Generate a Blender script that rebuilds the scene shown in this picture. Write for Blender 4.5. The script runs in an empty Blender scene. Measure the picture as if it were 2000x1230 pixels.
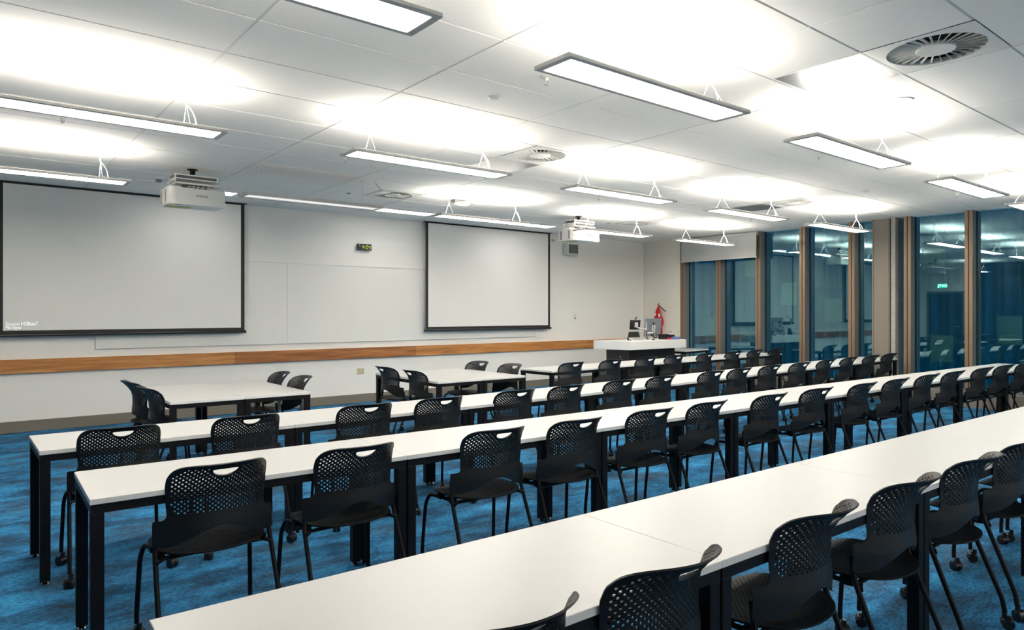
import bpy, bmesh, math, random
from mathutils import Vector, Matrix
from mathutils.geometry import delaunay_2d_cdt
random.seed(7)
SC = bpy.context.scene
COL = SC.collection
PI = math.pi
CE = 3.025          # ceiling height
WY = 10.33          # front wall plane (y)
WX = 12.12          # window wall plane (x)
LX = -1.05          # left wall plane
RY = -4.6           # rear wall plane

# ------------------------------------------------------------------ materials
def nmat(name):
    m = bpy.data.materials.new(name); m.use_nodes = True
    nt = m.node_tree; nt.nodes.clear()
    out = nt.nodes.new('ShaderNodeOutputMaterial')
    return m, nt, out

def pbr(name, col, rough=.5, metal=0., spec=.5, var=0., vscale=8., bump=0., bscale=60., coat=0.):
    m, nt, out = nmat(name)
    b = nt.nodes.new('ShaderNodeBsdfPrincipled')
    b.inputs['Base Color'].default_value = (*col, 1)
    b.inputs['Roughness'].default_value = rough
    b.inputs['Metallic'].default_value = metal
    b.inputs['Specular IOR Level'].default_value = spec
    b.inputs['Coat Weight'].default_value = coat
    nt.links.new(b.outputs[0], out.inputs[0])
    tc = nt.nodes.new('ShaderNodeTexCoord')
    n = nt.nodes.new('ShaderNodeTexNoise'); n.inputs['Scale'].default_value = vscale
    nt.links.new(tc.outputs['Object'], n.inputs['Vector'])
    if var > 0:
        mx = nt.nodes.new('ShaderNodeMix'); mx.data_type = 'RGBA'
        mx.inputs['A'].default_value = (*[c*(1-var) for c in col], 1)
        mx.inputs['B'].default_value = (*[min(1, c*(1+var)) for c in col], 1)
        nt.links.new(n.outputs['Fac'], mx.inputs['Factor'])
        nt.links.new(mx.outputs['Result'], b.inputs['Base Color'])
    if bump > 0:
        n2 = nt.nodes.new('ShaderNodeTexNoise'); n2.inputs['Scale'].default_value = bscale
        nt.links.new(tc.outputs['Object'], n2.inputs['Vector'])
        bp = nt.nodes.new('ShaderNodeBump'); bp.inputs['Strength'].default_value = bump
        bp.inputs['Distance'].default_value = .004
        nt.links.new(n2.outputs['Fac'], bp.inputs['Height'])
        nt.links.new(bp.outputs[0], b.inputs['Normal'])
    return m

def emit(name, col, s):
    m, nt, out = nmat(name)
    e = nt.nodes.new('ShaderNodeEmission')
    e.inputs[0].default_value = (*col, 1); e.inputs[1].default_value = s
    nt.links.new(e.outputs[0], out.inputs[0])
    return m

def carpet_mat():
    m, nt, out = nmat('blue mottled carpet')
    N = nt.nodes.new; L = nt.links.new
    b = N('ShaderNodeBsdfPrincipled'); b.inputs['Roughness'].default_value = .95
    b.inputs['Specular IOR Level'].default_value = .15
    tc = N('ShaderNodeTexCoord')
    mp = N('ShaderNodeMapping'); mp.inputs['Scale'].default_value = (.75, 1.35, 1)
    mp.inputs['Rotation'].default_value = (0, 0, .1)
    L(tc.outputs['Object'], mp.inputs[0])
    big = N('ShaderNodeTexNoise'); big.inputs['Scale'].default_value = 3.2
    big.inputs['Detail'].default_value = 10; big.inputs['Roughness'].default_value = .72
    L(mp.outputs[0], big.inputs['Vector'])
    r1 = N('ShaderNodeValToRGB'); e = r1.color_ramp.elements
    e[0].position = .34; e[0].color = (.022, .052, .090, 1)
    e[1].position = .63; e[1].color = (.042, .285, .56, 1)
    k = e.new(.46); k.color = (.024, .12, .25, 1)
    k = e.new(.53); k.color = (.032, .20, .42, 1)
    L(big.outputs['Fac'], r1.inputs[0])
    # grey drifts in the pattern
    g = N('ShaderNodeTexNoise'); g.inputs['Scale'].default_value = 1.7; g.inputs['Detail'].default_value = 6
    mp2 = N('ShaderNodeMapping'); mp2.inputs['Scale'].default_value = (.8, 1.6, 1); mp2.inputs['Location'].default_value = (3, 7, 0)
    L(tc.outputs['Object'], mp2.inputs[0]); L(mp2.outputs[0], g.inputs['Vector'])
    r2 = N('ShaderNodeValToRGB'); r2.color_ramp.elements[0].position = .50; r2.color_ramp.elements[1].position = .64
    r2.color_ramp.elements[1].color = (.6, .6, .6, 1)
    L(g.outputs['Fac'], r2.inputs[0])
    mx = N('ShaderNodeMix'); mx.data_type = 'RGBA'; mx.inputs['B'].default_value = (.05, .085, .12, 1)
    L(r2.outputs[0], mx.inputs['Factor']); L(r1.outputs[0], mx.inputs['A'])
    # fine tufts
    f = N('ShaderNodeTexNoise'); f.inputs['Scale'].default_value = 62; f.inputs['Detail'].default_value = 7; f.inputs['Roughness'].default_value = .68
    mp3 = N('ShaderNodeMapping'); mp3.inputs['Scale'].default_value = (.6, 1.3, 1)
    L(tc.outputs['Object'], mp3.inputs[0]); L(mp3.outputs[0], f.inputs['Vector'])
    r3 = N('ShaderNodeValToRGB'); r3.color_ramp.elements[0].position = .36; r3.color_ramp.elements[1].position = .60
    r3.color_ramp.elements[0].color = (.40, .42, .45, 1); r3.color_ramp.elements[1].color = (1.25, 1.2, 1.15, 1)
    L(f.outputs['Fac'], r3.inputs[0])
    mul = N('ShaderNodeMix'); mul.data_type = 'RGBA'; mul.blend_type = 'MULTIPLY'; mul.inputs['Factor'].default_value = 1
    L(mx.outputs['Result'], mul.inputs['A']); L(r3.outputs[0], mul.inputs['B'])
    L(mul.outputs['Result'], b.inputs['Base Color'])
    bp = N('ShaderNodeBump'); bp.inputs['Strength'].default_value = .6; bp.inputs['Distance'].default_value = .006
    L(f.outputs['Fac'], bp.inputs['Height']); L(bp.outputs[0], b.inputs['Normal'])
    L(b.outputs[0], out.inputs[0])
    return m

def wood_mat(name, c1, c2, c3):
    m, nt, out = nmat(name)
    N = nt.nodes.new; L = nt.links.new
    b = N('ShaderNodeBsdfPrincipled'); b.inputs['Roughness'].default_value = .45
    tc = N('ShaderNodeTexCoord'); mp = N('ShaderNodeMapping')
    mp.inputs['Scale'].default_value = (1.1, 1, 16)
    L(tc.outputs['Object'], mp.inputs[0])
    n = N('ShaderNodeTexNoise'); n.inputs['Scale'].default_value = 1.6; n.inputs['Detail'].default_value = 8
    n.inputs['Distortion'].default_value = .5
    L(mp.outputs[0], n.inputs['Vector'])
    r = N('ShaderNodeValToRGB'); e = r.color_ramp.elements
    e[0].position = .3; e[0].color = (*c1, 1); e[1].position = .72; e[1].color = (*c3, 1)
    k = e.new(.5); k.color = (*c2, 1)
    L(n.outputs['Fac'], r.inputs[0])
    v = N('ShaderNodeTexVoronoi'); v.inputs['Scale'].default_value = 2.2
    mp2 = N('ShaderNodeMapping'); mp2.inputs['Scale'].default_value = (1, 1, 3)
    L(tc.outputs['Object'], mp2.inputs[0]); L(mp2.outputs[0], v.inputs['Vector'])
    k2 = N('ShaderNodeValToRGB'); k2.color_ramp.elements[0].position = .02; k2.color_ramp.elements[1].position = .05
    k2.color_ramp.elements[0].color = (.25, .12, .06, 1); k2.color_ramp.elements[1].color = (1, 1, 1, 1)
    L(v.outputs['Distance'], k2.inputs[0])
    mu = N('ShaderNodeMix'); mu.data_type = 'RGBA'; mu.blend_type = 'MULTIPLY'; mu.inputs['Factor'].default_value = 1
    L(r.outputs[0], mu.inputs['A']); L(k2.outputs[0], mu.inputs['B'])
    L(mu.outputs['Result'], b.inputs['Base Color'])
    L(b.outputs[0], out.inputs[0])
    return m

def glass_mat():
    m, nt, out = nmat('tinted window glass')
    N = nt.nodes.new; L = nt.links.new
    gl = N('ShaderNodeBsdfGlossy'); gl.inputs['Color'].default_value = (.52, .88, .93, 1); gl.inputs['Roughness'].default_value = 0
    tr = N('ShaderNodeBsdfTransparent'); tr.inputs['Color'].default_value = (.36, .74, .80, 1)
    lw = N('ShaderNodeLayerWeight'); lw.inputs['Blend'].default_value = .35
    mr = N('ShaderNodeMapRange'); mr.inputs['From Min'].default_value = 0; mr.inputs['From Max'].default_value = 1
    mr.inputs['To Min'].default_value = .24; mr.inputs['To Max'].default_value = .80
    L(lw.outputs['Fresnel'], mr.inputs['Value'])
    mx = N('ShaderNodeMixShader')
    L(mr.outputs[0], mx.inputs[0]); L(tr.outputs[0], mx.inputs[1]); L(gl.outputs[0], mx.inputs[2])
    L(mx.outputs[0], out.inputs[0])
    return m

def grille_mat():
    m, nt, out = nmat('perforated metal sheet')
    N = nt.nodes.new; L = nt.links.new
    b = N('ShaderNodeBsdfPrincipled'); b.inputs['Metallic'].default_value = .75; b.inputs['Roughness'].default_value = .34
    tc = N('ShaderNodeTexCoord')
    v = N('ShaderNodeTexVoronoi'); v.inputs['Scale'].default_value = 95; v.inputs['Randomness'].default_value = 0
    L(tc.outputs['Object'], v.inputs['Vector'])
    r = N('ShaderNodeValToRGB'); r.color_ramp.elements[0].position = .30; r.color_ramp.elements[1].position = .36
    r.color_ramp.elements[0].color = (.16, .16, .16, 1); r.color_ramp.elements[1].color = (.42, .43, .44, 1)
    L(v.outputs['Distance'], r.inputs[0]); L(r.outputs[0], b.inputs['Base Color'])
    L(b.outputs[0], out.inputs[0])
    return m

M = dict(
    carpet=carpet_mat(),
    wall=pbr('white painted wall', (.86, .84, .79), .6, var=.012, vscale=1.2, bump=.05, bscale=180),
    wallwarm=pbr('cream painted wall', (.80, .77, .70), .6, var=.012, vscale=1.2),
    ceil=pbr('white ceiling tile', (.89, .87, .825), .8, var=.02, vscale=.8, bump=.06, bscale=240),
    ceilgap=pbr('grey ceiling grid', (.70, .69, .66), .6, var=.02),
    skirt=pbr('taupe vinyl skirting', (.205, .18, .14), .5, var=.06, vscale=3),
    board=pbr('enamel writing board', (.82, .81, .765), .16, spec=.35, var=.01, vscale=.7),
    wood=wood_mat('honey timber rail', (.34, .125, .03), (.50, .205, .055), (.62, .30, .10)),
    wood2=wood_mat('red brown timber rail', (.25, .085, .022), (.36, .13, .035), (.50, .21, .065)),
    lecw=pbr('white solid surface', (.76, .755, .73), .4, var=.01),
    white=pbr('white laminate', (.495, .495, .487), .36, spec=.45, var=.008, vscale=2),
    edge=pbr('lightened table edge', (.74, .74, .72), .45, var=.01),  # light painted in: upright table edges get a paler colour than the top
    steel=pbr('black powder coated steel', (.004, .004, .005), .46, spec=.25, var=.15, vscale=14, bump=.04, bscale=300),
    plastic=pbr('black moulded plastic', (.0095, .0095, .0100), .42, spec=.42, var=.12, vscale=20, bump=.05, bscale=420),
    seatp=pbr('black perforated seat plastic', (.0065, .0065, .007), .5, spec=.22, var=.12, vscale=20, bump=.05, bscale=420),
    rubber=pbr('black caster rubber', (.008, .008, .009), .35, var=.1),
    chrome=pbr('chrome', (.7, .7, .7), .15, metal=1, var=.02),
    alu=pbr('grey anodised aluminium', (.50, .49, .47), .5, metal=.1, var=.03, vscale=5),
    alu2=pbr('pale aluminium', (.62, .62, .60), .4, metal=.3, var=.02),
    lamp=emit('lit light diffuser', (1, .94, .845), 8.0),
    lampup=emit('lit upward lamp', (1, .94, .845), 17.),
    lampdim=emit('dim tube light', (1, .99, .96), .20),
    tube=emit('dim tube core', (1, .99, .96), .36),
    lampcell=emit('lit recessed panel', (1, .97, .92), 3.),
    wire=pbr('white cable', (.82, .82, .78), .5, var=.02),
    screen=pbr('projection screen fabric', (.82, .805, .765), .7, var=.012, vscale=1.1),
    screenblk=pbr('black screen border', (.013, .012, .011), .6, var=.08),
    barblk=pbr('black glossy bar', (.02, .02, .02), .25, var=.05),
    proj=pbr('white projector plastic', (.74, .735, .71), .4, var=.015),
    projgrey=pbr('grey vent', (.30, .30, .28), .6, var=.05),
    bluedark=pbr('dark metal slot', (.10, .10, .105), .5, var=.1),
    lime=pbr('lime paint band', (.50, .52, .12), .5, var=.03),
    beam=emit('projected white lettering', (1, 1, .97), .25),
    digit=emit('lit clock digit', (.62, .80, .10), .45),
    clock=pbr('black clock face', (.008, .008, .006), .2, var=.05),
    ink=pbr('dark lettering ink', (.05, .05, .055), .5, var=.02),
    lit=pbr('white lettering', (.97, .97, .95), .6, var=.005),
    exit=emit('lit exit sign', (.03, .75, .36), .9),
    exitw=emit('lit exit letters', (.9, 1, .95), 2.6),
    bronze=pbr('bronze anodised mullion', (.27, .185, .12), .38, metal=.35, var=.05, vscale=3),
    bronzeg=pbr('grey mullion side', (.17, .175, .175), .45, metal=.2, var=.04),
    gasket=pbr('black gasket', (.006, .007, .009), .5, var=.05),
    taupe=pbr('taupe metal cladding', (.235, .205, .17), .48, metal=.15, var=.04, vscale=2),
    concrete=pbr('raw concrete', (.36, .345, .31), .85, var=.22, vscale=26, bump=.5, bscale=40),
    blind=pbr('roller blind fabric', (.50, .51, .50), .8, var=.015),
    glass=glass_mat(),
    outer=pbr('blue corrugated facade', (.025, .16, .19), .5, metal=.2, var=.25, vscale=3),
    outpanel=pbr('grey green facade plate', (.21, .25, .235), .5, var=.05),
    grille=grille_mat(),
    vent=pbr('white vent metal', (.74, .735, .70), .45, var=.02),
    dark=pbr('dark duct', (.006, .006, .006), .8, var=.1),
    grey=pbr('mid grey plastic', (.20, .20, .195), .5, var=.04),
    speaker=pbr('speaker cloth grey', (.16, .165, .155), .8, var=.12, vscale=60),
    cabinet=pbr('black laminate', (.012, .012, .013), .35, var=.1),
    red=pbr('red cloth', (.52, .008, .018), .75, var=.15, vscale=12),
    mongrey=pbr('grey monitor shell', (.27, .30, .33), .3, metal=.4, var=.03),
    cream=pbr('cream socket plate', (.62, .55, .36), .45, var=.03),
    blue=pbr('blue packet', (.10, .16, .36), .5, var=.3, vscale=60),
    navy=pbr('dark navy partition', (.014, .04, .08), .35, var=.2, vscale=2),
    door=pbr('dark blue door', (.03, .05, .085), .4, var=.1),
)

# ------------------------------------------------------------------ mesh helpers
def link(name, me, parent=None):
    o = bpy.data.objects.new(name, me); COL.objects.link(o)
    if parent: o.parent = parent
    return o

def mesh(name, bm, mats, parent=None, smooth=False, angle=None):
    me = bpy.data.meshes.new(name)
    bmesh.ops.recalc_face_normals(bm, faces=bm.faces)
    if smooth:
        for f in bm.faces: f.smooth = True
        lim = math.radians(angle or 35)
        for e in bm.edges:
            if len(e.link_faces) == 2 and e.calc_face_angle(0) > lim: e.smooth = False
    bm.to_mesh(me); bm.free()
    for m in (mats if isinstance(mats, (list, tuple)) else [mats]): me.materials.append(m)
    return link(name, me, parent)

def empty(name, loc=(0, 0, 0), rz=0):
    o = bpy.data.objects.new(name, None); COL.objects.link(o)
    o.location = loc; o.rotation_euler = (0, 0, rz); o.empty_display_size = .1
    return o

def tag(o, label, cat, group=None, kind=None):
    if label: o['label'] = label
    if cat: o['category'] = cat
    if group: o['group'] = group
    if kind: o['kind'] = kind
    return o

def struct(o):
    o['kind'] = 'structure'; return o

def box(bm, x0, y0, z0, x1, y1, z1, mi=0, bev=0, seg=1):
    vs = [bm.verts.new(p) for p in ((x0,y0,z0),(x1,y0,z0),(x1,y1,z0),(x0,y1,z0),(x0,y0,z1),(x1,y0,z1),(x1,y1,z1),(x0,y1,z1))]
    fs = [bm.faces.new([vs[i] for i in q]) for q in ((0,3,2,1),(4,5,6,7),(0,1,5,4),(1,2,6,5),(2,3,7,6),(3,0,4,7))]
    for f in fs: f.material_index = mi
    if bev:
        es = list({e for f in fs for e in f.edges})
        r = bmesh.ops.bevel(bm, geom=es, offset=bev, segments=seg, profile=.5, affect='EDGES')
        for f in r['faces']: f.material_index = mi
    return vs

def cyl(bm, p0, p1, r0, r1=None, n=16, mi=0, cap=True):
    p0 = Vector(p0); p1 = Vector(p1); r1 = r0 if r1 is None else r1
    d = (p1-p0).normalized()
    a = d.orthogonal().normalized(); b = d.cross(a)
    A = []; B = []
    for i in range(n):
        t = 2*PI*i/n; v = a*math.cos(t)+b*math.sin(t)
        A.append(bm.verts.new(p0+v*r0)); B.append(bm.verts.new(p1+v*r1))
    for i in range(n):
        f = bm.faces.new((A[i], A[(i+1)%n], B[(i+1)%n], B[i])); f.material_index = mi
    if cap:
        f = bm.faces.new(A[::-1]); f.material_index = mi
        f = bm.faces.new(B); f.material_index = mi

def lathe(bm, prof, origin=(0,0,0), n=32, mi=0):
    o = Vector(origin); rings = []
    for r, z in prof:
        if r < 1e-6: rings.append([bm.verts.new(o+Vector((0,0,z)))])
        else: rings.append([bm.verts.new(o+Vector((r*math.cos(2*PI*i/n), r*math.sin(2*PI*i/n), z))) for i in range(n)])
    for a, b in zip(rings, rings[1:]):
        for i in range(n):
            j = (i+1) % n
            if len(a) == 1 and len(b) == 1: continue
            if len(a) == 1: f = bm.faces.new((a[0], b[i], b[j]))
            elif len(b) == 1: f = bm.faces.new((a[i], a[j], b[0]))
            else: f = bm.faces.new((a[i], a[j], b[j], b[i]))
            f.material_index = mi

def smooth_path(pts, rad=.04, n=5):
    P = [Vector(p) for p in pts]; out = [P[0]]
    for i in range(1, len(P)-1):
        a, b, c = P[i-1], P[i], P[i+1]
        r = min(rad, (b-a).length*.45, (c-b).length*.45)
        s = b+(a-b).normalized()*r; e = b+(c-b).normalized()*r
        for k in range(n+1):
            t = k/n; out.append(s*(1-t)**2+b*2*t*(1-t)+e*t*t)
    out.append(P[-1]); return out

def tube(bm, pts, r, n=10, mi=0, rad=.04, seg=5):
    P = smooth_path(pts, rad, seg); rings = []
    up = None
    for i, p in enumerate(P):
        d = (P[min(i+1, len(P)-1)]-P[max(i-1, 0)]).normalized()
        if up is None: up = d.orthogonal().normalized()
        up = (up-d*up.dot(d)).normalized(); s = d.cross(up)
        rings.append([bm.verts.new(p+(up*math.cos(2*PI*k/n)+s*math.sin(2*PI*k/n))*r) for k in range(n)])
    for a, b in zip(rings, rings[1:]):
        for k in range(n):
            f = bm.faces.new((a[k], a[(k+1)%n], b[(k+1)%n], b[k])); f.material_index = mi
    f = bm.faces.new(rings[0][::-1]); f.material_index = mi
    f = bm.faces.new(rings[-1]); f.material_index = mi

def prism(bm, poly, z0, z1, mi=0):
    """extrude a 2D (x,y) polygon between two heights"""
    a = [bm.verts.new((x, y, z0)) for x, y in poly]; b = [bm.verts.new((x, y, z1)) for x, y in poly]
    n = len(poly)
    f = bm.faces.new(a[::-1]); f.material_index = mi
    f = bm.faces.new(b); f.material_index = mi
    for i in range(n):
        f = bm.faces.new((a[i], a[(i+1)%n], b[(i+1)%n], b[i])); f.material_index = mi

def text_mesh(name, body, size, mat, parent=None, depth=.001, align='LEFT', font_scale=1.0):
    cu = bpy.data.curves.new(name, 'FONT'); cu.body = body; cu.size = size
    cu.extrude = depth; cu.align_x = align; cu.align_y = 'CENTER'; cu.resolution_u = 3
    tmp = bpy.data.objects.new(name+'_tmp', cu); COL.objects.link(tmp)
    dg = bpy.context.evaluated_depsgraph_get()
    me = bpy.data.meshes.new_from_object(tmp.evaluated_get(dg))
    bpy.data.objects.remove(tmp); bpy.data.curves.remove(cu)
    me.materials.clear(); me.materials.append(mat); me.name = name
    return link(name, me, parent)

def pip(x, y, poly):
    c = False; j = len(poly)-1
    for i in range(len(poly)):
        xi, yi = poly[i]; xj, yj = poly[j]
        if (yi > y) != (yj > y) and x < (xj-xi)*(y-yi)/(yj-yi)+xi: c = not c
        j = i
    return c

def segdist(x, y, poly):
    best = 9
    for i in range(len(poly)):
        ax, ay = poly[i-1]; bx, by = poly[i]
        dx, dy = bx-ax, by-ay; L = dx*dx+dy*dy
        t = 0 if L == 0 else max(0, min(1, ((x-ax)*dx+(y-ay)*dy)/L))
        best = min(best, math.hypot(x-ax-t*dx, y-ay-t*dy))
    return best

def shell(name, outline, cutouts, centers, hr, hn, extra, fmap, thick, mat):
    """thin moulded shell with real round perforations, mapped from 2D to 3D"""
    V = []; E = []
    def loop(pts):
        s = len(V); V.extend([Vector(p) for p in pts]); n = len(pts)
        E.extend([(s+i, s+(i+1) % n) for i in range(n)])
    loop(outline)
    for c in cutouts: loop(c)
    for cx, cy in centers:
        loop([(cx+hr*math.cos(2*PI*k/hn), cy+hr*math.sin(2*PI*k/hn)) for k in range(hn)])
    V.extend([Vector(p) for p in extra])
    vo, eo, fo, *_ = delaunay_2d_cdt(V, E, [], 0, 1e-6)
    cell = {}
    for cx, cy in centers: cell.setdefault((int(cx//.02), int(cy//.02)), []).append((cx, cy))
    keep = []
    for f in fo:
        x = sum(vo[i].x for i in f)/len(f); y = sum(vo[i].y for i in f)/len(f)
        if not pip(x, y, outline): continue
        if any(pip(x, y, c) for c in cutouts): continue
        gx, gy = int(x//.02), int(y//.02); bad = False
        for i in (-1, 0, 1):
            for j in (-1, 0, 1):
                for cx, cy in cell.get((gx+i, gy+j), ()):
                    if (x-cx)**2+(y-cy)**2 < (hr*.93)**2: bad = True
        if not bad: keep.append(f)
    h = 1e-4; top = []; bot = []
    for v in vo:
        p = fmap(v.x, v.y); du = fmap(v.x+h, v.y)-p; dv = fmap(v.x, v.y+h)-p
        n = du.cross(dv).normalized()
        top.append(p+n*thick*.5); bot.append(p-n*thick*.5)
    nv = len(vo); verts = top+bot; faces = []; sm = []
    cnt = {}
    for f in keep:
        faces.append(tuple(f)); faces.append(tuple(i+nv for i in reversed(f))); sm += [True, True]
        for i in range(len(f)): cnt[(f[i], f[(i+1) % len(f)])] = 1
    for (a, b) in cnt:
        if (b, a) in cnt: continue
        s = len(verts); verts.extend([top[a], top[b], bot[b], bot[a]])
        faces.append((s+1, s, s+3, s+2)); sm.append(False)
    me = bpy.data.meshes.new(name); me.from_pydata([tuple(v) for v in verts], [], faces)
    used = set(i for f in faces for i in f)
    me.polygons.foreach_set('use_smooth', sm); me.materials.append(mat); me.update()
    bm = bmesh.new(); bm.from_mesh(me)
    loose = [v for v in bm.verts if not v.link_faces]
    bmesh.ops.delete(bm, geom=loose, context='VERTS'); bm.to_mesh(me); bm.free()
    return me

def catmull(pts, n=5, closed=True):
    out = []; N = len(pts)
    for i in range(N):
        p0, p1, p2, p3 = pts[i-1], pts[i], pts[(i+1) % N], pts[(i+2) % N]
        for k in range(n):
            t = k/n; t2 = t*t; t3 = t2*t
            out.append(tuple(.5*((2*p1[j])+(-p0[j]+p2[j])*t+(2*p0[j]-5*p1[j]+4*p2[j]-p3[j])*t2+(-p0[j]+3*p1[j]-3*p2[j]+p3[j])*t3) for j in (0, 1)))
    return out

def interp(x, tab):
    if x <= tab[0][0]: return tab[0][1]
    for (a, b), (c, d) in zip(tab, tab[1:]):
        if x <= c:
            t = (x-a)/(c-a); t = t*t*(3-2*t)*.35+t*.65
            return b+(d-b)*t
    return tab[-1][1]

def copy_tree(o, parent=None):
    c = o.copy(); COL.objects.link(c)
    if parent: c.parent = parent
    for ch in list(o.children): copy_tree(ch, c)
    return c

ORD = ['leftmost', 'second from left', 'third from left', 'fourth from left', 'fifth from left', 'sixth from left',
       'seventh from left', 'eighth from left', 'ninth from left', 'tenth from left', 'eleventh from left',
       'twelfth from left', 'thirteenth from left', 'fourteenth from left', 'fifteenth from left', 'sixteenth from left']

# ------------------------------------------------------------------ room shell
bm = bmesh.new(); box(bm, LX-.1, RY-.1, -.12, WX+.4, WY+.1, 0)
struct(mesh('floor', bm, M['carpet']))

GX0, GY0 = 2.4703, 3.7529
VENT = [(4.57, 1.65), (4.57, 2.25), (4.57, 5.25), (4.57, 5.85), (4.57, 8.25), (9.37, 5.25), (9.37, 5.85), (9.37, 8.25)]
bm = bmesh.new()
TS = .0085   # half width of the slot between tiles
ix0 = math.floor((LX-GX0)/1.2); ix1 = math.ceil((WX+.3-GX0)/1.2)
iy0 = math.floor((RY-GY0)/.6); iy1 = math.ceil((WY-GY0)/.6)
for i in range(ix0, ix1):
    for j in range(iy0, iy1):
        x0 = GX0+1.2*i; y0 = GY0+.6*j
        half = any(x0+.6 < vx < x0+1.2 and y0 < vy < y0+.6 for vx, vy in VENT)
        x1 = x0+(.6 if half else 1.2); y1 = y0+.6
        X0, X1, Y0, Y1 = max(x0, LX-.1), min(x1, WX+.3), max(y0, RY-.1), min(y1, WY+.1)
        if X1-X0 < .03 or Y1-Y0 < .03: continue
        box(bm, X0+TS, Y0+TS, CE, X1-TS, Y1-TS, CE+.012)
        box(bm, X0, Y0, CE+.0045, X1, Y1, CE+.03, 1)
struct(mesh('ceiling', bm, [M['ceil'], M['ceilgap']]))
bm = bmesh.new(); box(bm, LX-.2, RY-.2, CE+.35, WX+.4, WY+.2, CE+.45)
struct(mesh('ceiling_slab', bm, M['dark'])).name = 'ceiling'

bm = bmesh.new(); box(bm, LX-.1, WY, 0, WX+.4, WY+.12, CE+.4)
struct(mesh('wall_front', bm, M['wall']))
bm = bmesh.new(); box(bm, LX-.12, 8.25, 0, LX, WY, CE+.4)
struct(mesh('wall_left', bm, M['wall']))
bm = bmesh.new()
n = 0; y = RY
while y < 8.25:       # dark pleated partition along the rest of the left side
    w = .13; y1 = min(y+w, 8.25)
    box(bm, LX-.12, y, 0, LX-(.010 if n % 2 else 0), y1, CE+.4); y = y1; n += 1
o = struct(mesh('wall_left', bm, M['navy']))
bm = bmesh.new(); box(bm, LX-.1, RY-.12, 0, WX+.4, RY, CE+.4)
struct(mesh('wall_rear', bm, M['wall']))
# door on the left wall (seen mirrored in the glass)
d = empty('door_1', (LX, 8.97, 0)); struct(d)
bm = bmesh.new(); box(bm, 0, -.5, 0.005, .03, .5, 2.1, bev=.003); mesh('door_leaf', bm, M['door'], d)
bm = bmesh.new()
box(bm, 0, -.56, 0, .045, -.505, 2.16); box(bm, 0, .505, 0, .045, .56, 2.16); box(bm, 0, -.505, 2.105, .045, .505, 2.16)
mesh('door_frame', bm, M['taupe'], d)
bm = bmesh.new(); tube(bm, [(.03, -.42, 1.0), (.08, -.42, 1.0), (.08, -.30, 1.0)], .009); mesh('door_handle', bm, M['alu2'], d, True)

# skirting and timber rail on the front wall
bm = bmesh.new(); box(bm, LX, WY-.014, 0, WX-.02, WY+.002, .138, bev=.003)
struct(mesh('baseboard_front', bm, M['skirt']))
bm = bmesh.new(); box(bm, WX-.03, WY-.012, .14, WX-.002, WY+.001, CE)
struct(mesh('trim_40', bm, M['ceilgap']))
rail = [(LX, .0, 1), (0.15, 3.153, 0), (3.153, 6.153, 1), (6.153, 9.125, 0), (9.125, WX-.02, 2)]
rail = [(LX, .15, 'wood2'), (.15, 3.153, 'wood'), (3.153, 6.153, 'wood2'), (6.153, 9.125, 'wood'), (9.125, 12.0, 'wood')]
for k, (a, b, mt) in enumerate(rail):
    bm = bmesh.new(); box(bm, a+.001, WY-.045, .718, b-.001, WY+.002, .886, bev=.002)
    o = mesh('trim_%d' % (k+1), bm, M[mt]); struct(o)
# inlaid enamel writing board
bm = bmesh.new()
box(bm, 1.419, WY-.012, .992, 3.920, WY-.002, 2.20); box(bm, 3.924, WY-.012, .992, 8.884, WY-.002, 2.20)
wb = mesh('whiteboard', bm, M['board'])
tag(wb, 'long pale whiteboard panel on the front wall behind the two screens', 'whiteboard')
bm = bmesh.new(); box(bm, 1.412, WY-.018, .984, 8.890, WY-.0005, .992); box(bm, 1.412, WY-.018, .992, 1.419, WY-.0005, 2.205)
box(bm, 1.412, WY-.018, 2.20, 8.890, WY-.0005, 2.206)
tm = mesh('edge_trim', bm, M['alu2'], wb)

# ------------------------------------------------------------------ window wall
bm = bmesh.new(); box(bm, WX, 9.345, 0, WX+.4, WY+.1, CE+.4)
struct(mesh('wall_right', bm, M['wallwarm']))
bm = bmesh.new(); box(bm, WX-.004, RY, 0, WX+.4, 9.345, .235, bev=.004)
struct(mesh('baseboard_right', bm, M['taupe']))
bm = bmesh.new(); box(bm, WX+.02, RY, CE+.002, WX+.4, 9.345, CE+.4)
struct(mesh('wall_right', bm, M['outpanel']))
mull = [9.292, 8.398, 7.503, 6.603, 5.705]
rest = [4.80, 3.922, 3.03, 2.13, 1.23, .33, -.57, -1.47, -2.37, -3.27, -4.17]
ntrim = 6
def mullion(yc, w=.108):
    global ntrim
    bm = bmesh.new()
    box(bm, WX, yc-w/2, .235, WX+.035, yc-.006, CE+.01, 0, .002)
    box(bm, WX, yc+.006, .235, WX+.035, yc+w/2, CE+.01, 0, .002)
    box(bm, WX+.012, yc-.006, .235, WX+.03, yc+.006, CE+.01, 2)
    box(bm, WX+.035, yc-w/2+.003, .235, WX+.17, yc+w/2-.003, CE+.01, 1)
    box(bm, WX+.17, yc-w/2-.012, .235, WX+.20, yc+w/2+.012, CE+.01, 2)
    o = mesh('trim_%d' % ntrim, bm, [M['bronze'], M['bronzeg'], M['gasket']]); ntrim += 1
    struct(o)
for y in mull+rest: mullion(y)
GXP = WX+.185
edges = [9.23, 8.398, 7.503, 6.603, 5.705, 5.34]
wn = 1
def pane(y0, y1):
    global wn
    bm = bmesh.new()
    vs = [bm.verts.new(p) for p in ((GXP, y0, .235), (GXP, y1, .235), (GXP, y1, CE+.3), (GXP, y0, CE+.3))]
    bm.faces.new(vs)
    w = struct(mesh('window_%d' % wn, bm, M['glass'])); wn += 1
    bm = bmesh.new(); box(bm, WX+.15, y0, .235, WX+.20, y1, .275, 0, .002)
    mesh('window_sill', bm, M['bronzeg'], w)
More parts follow.
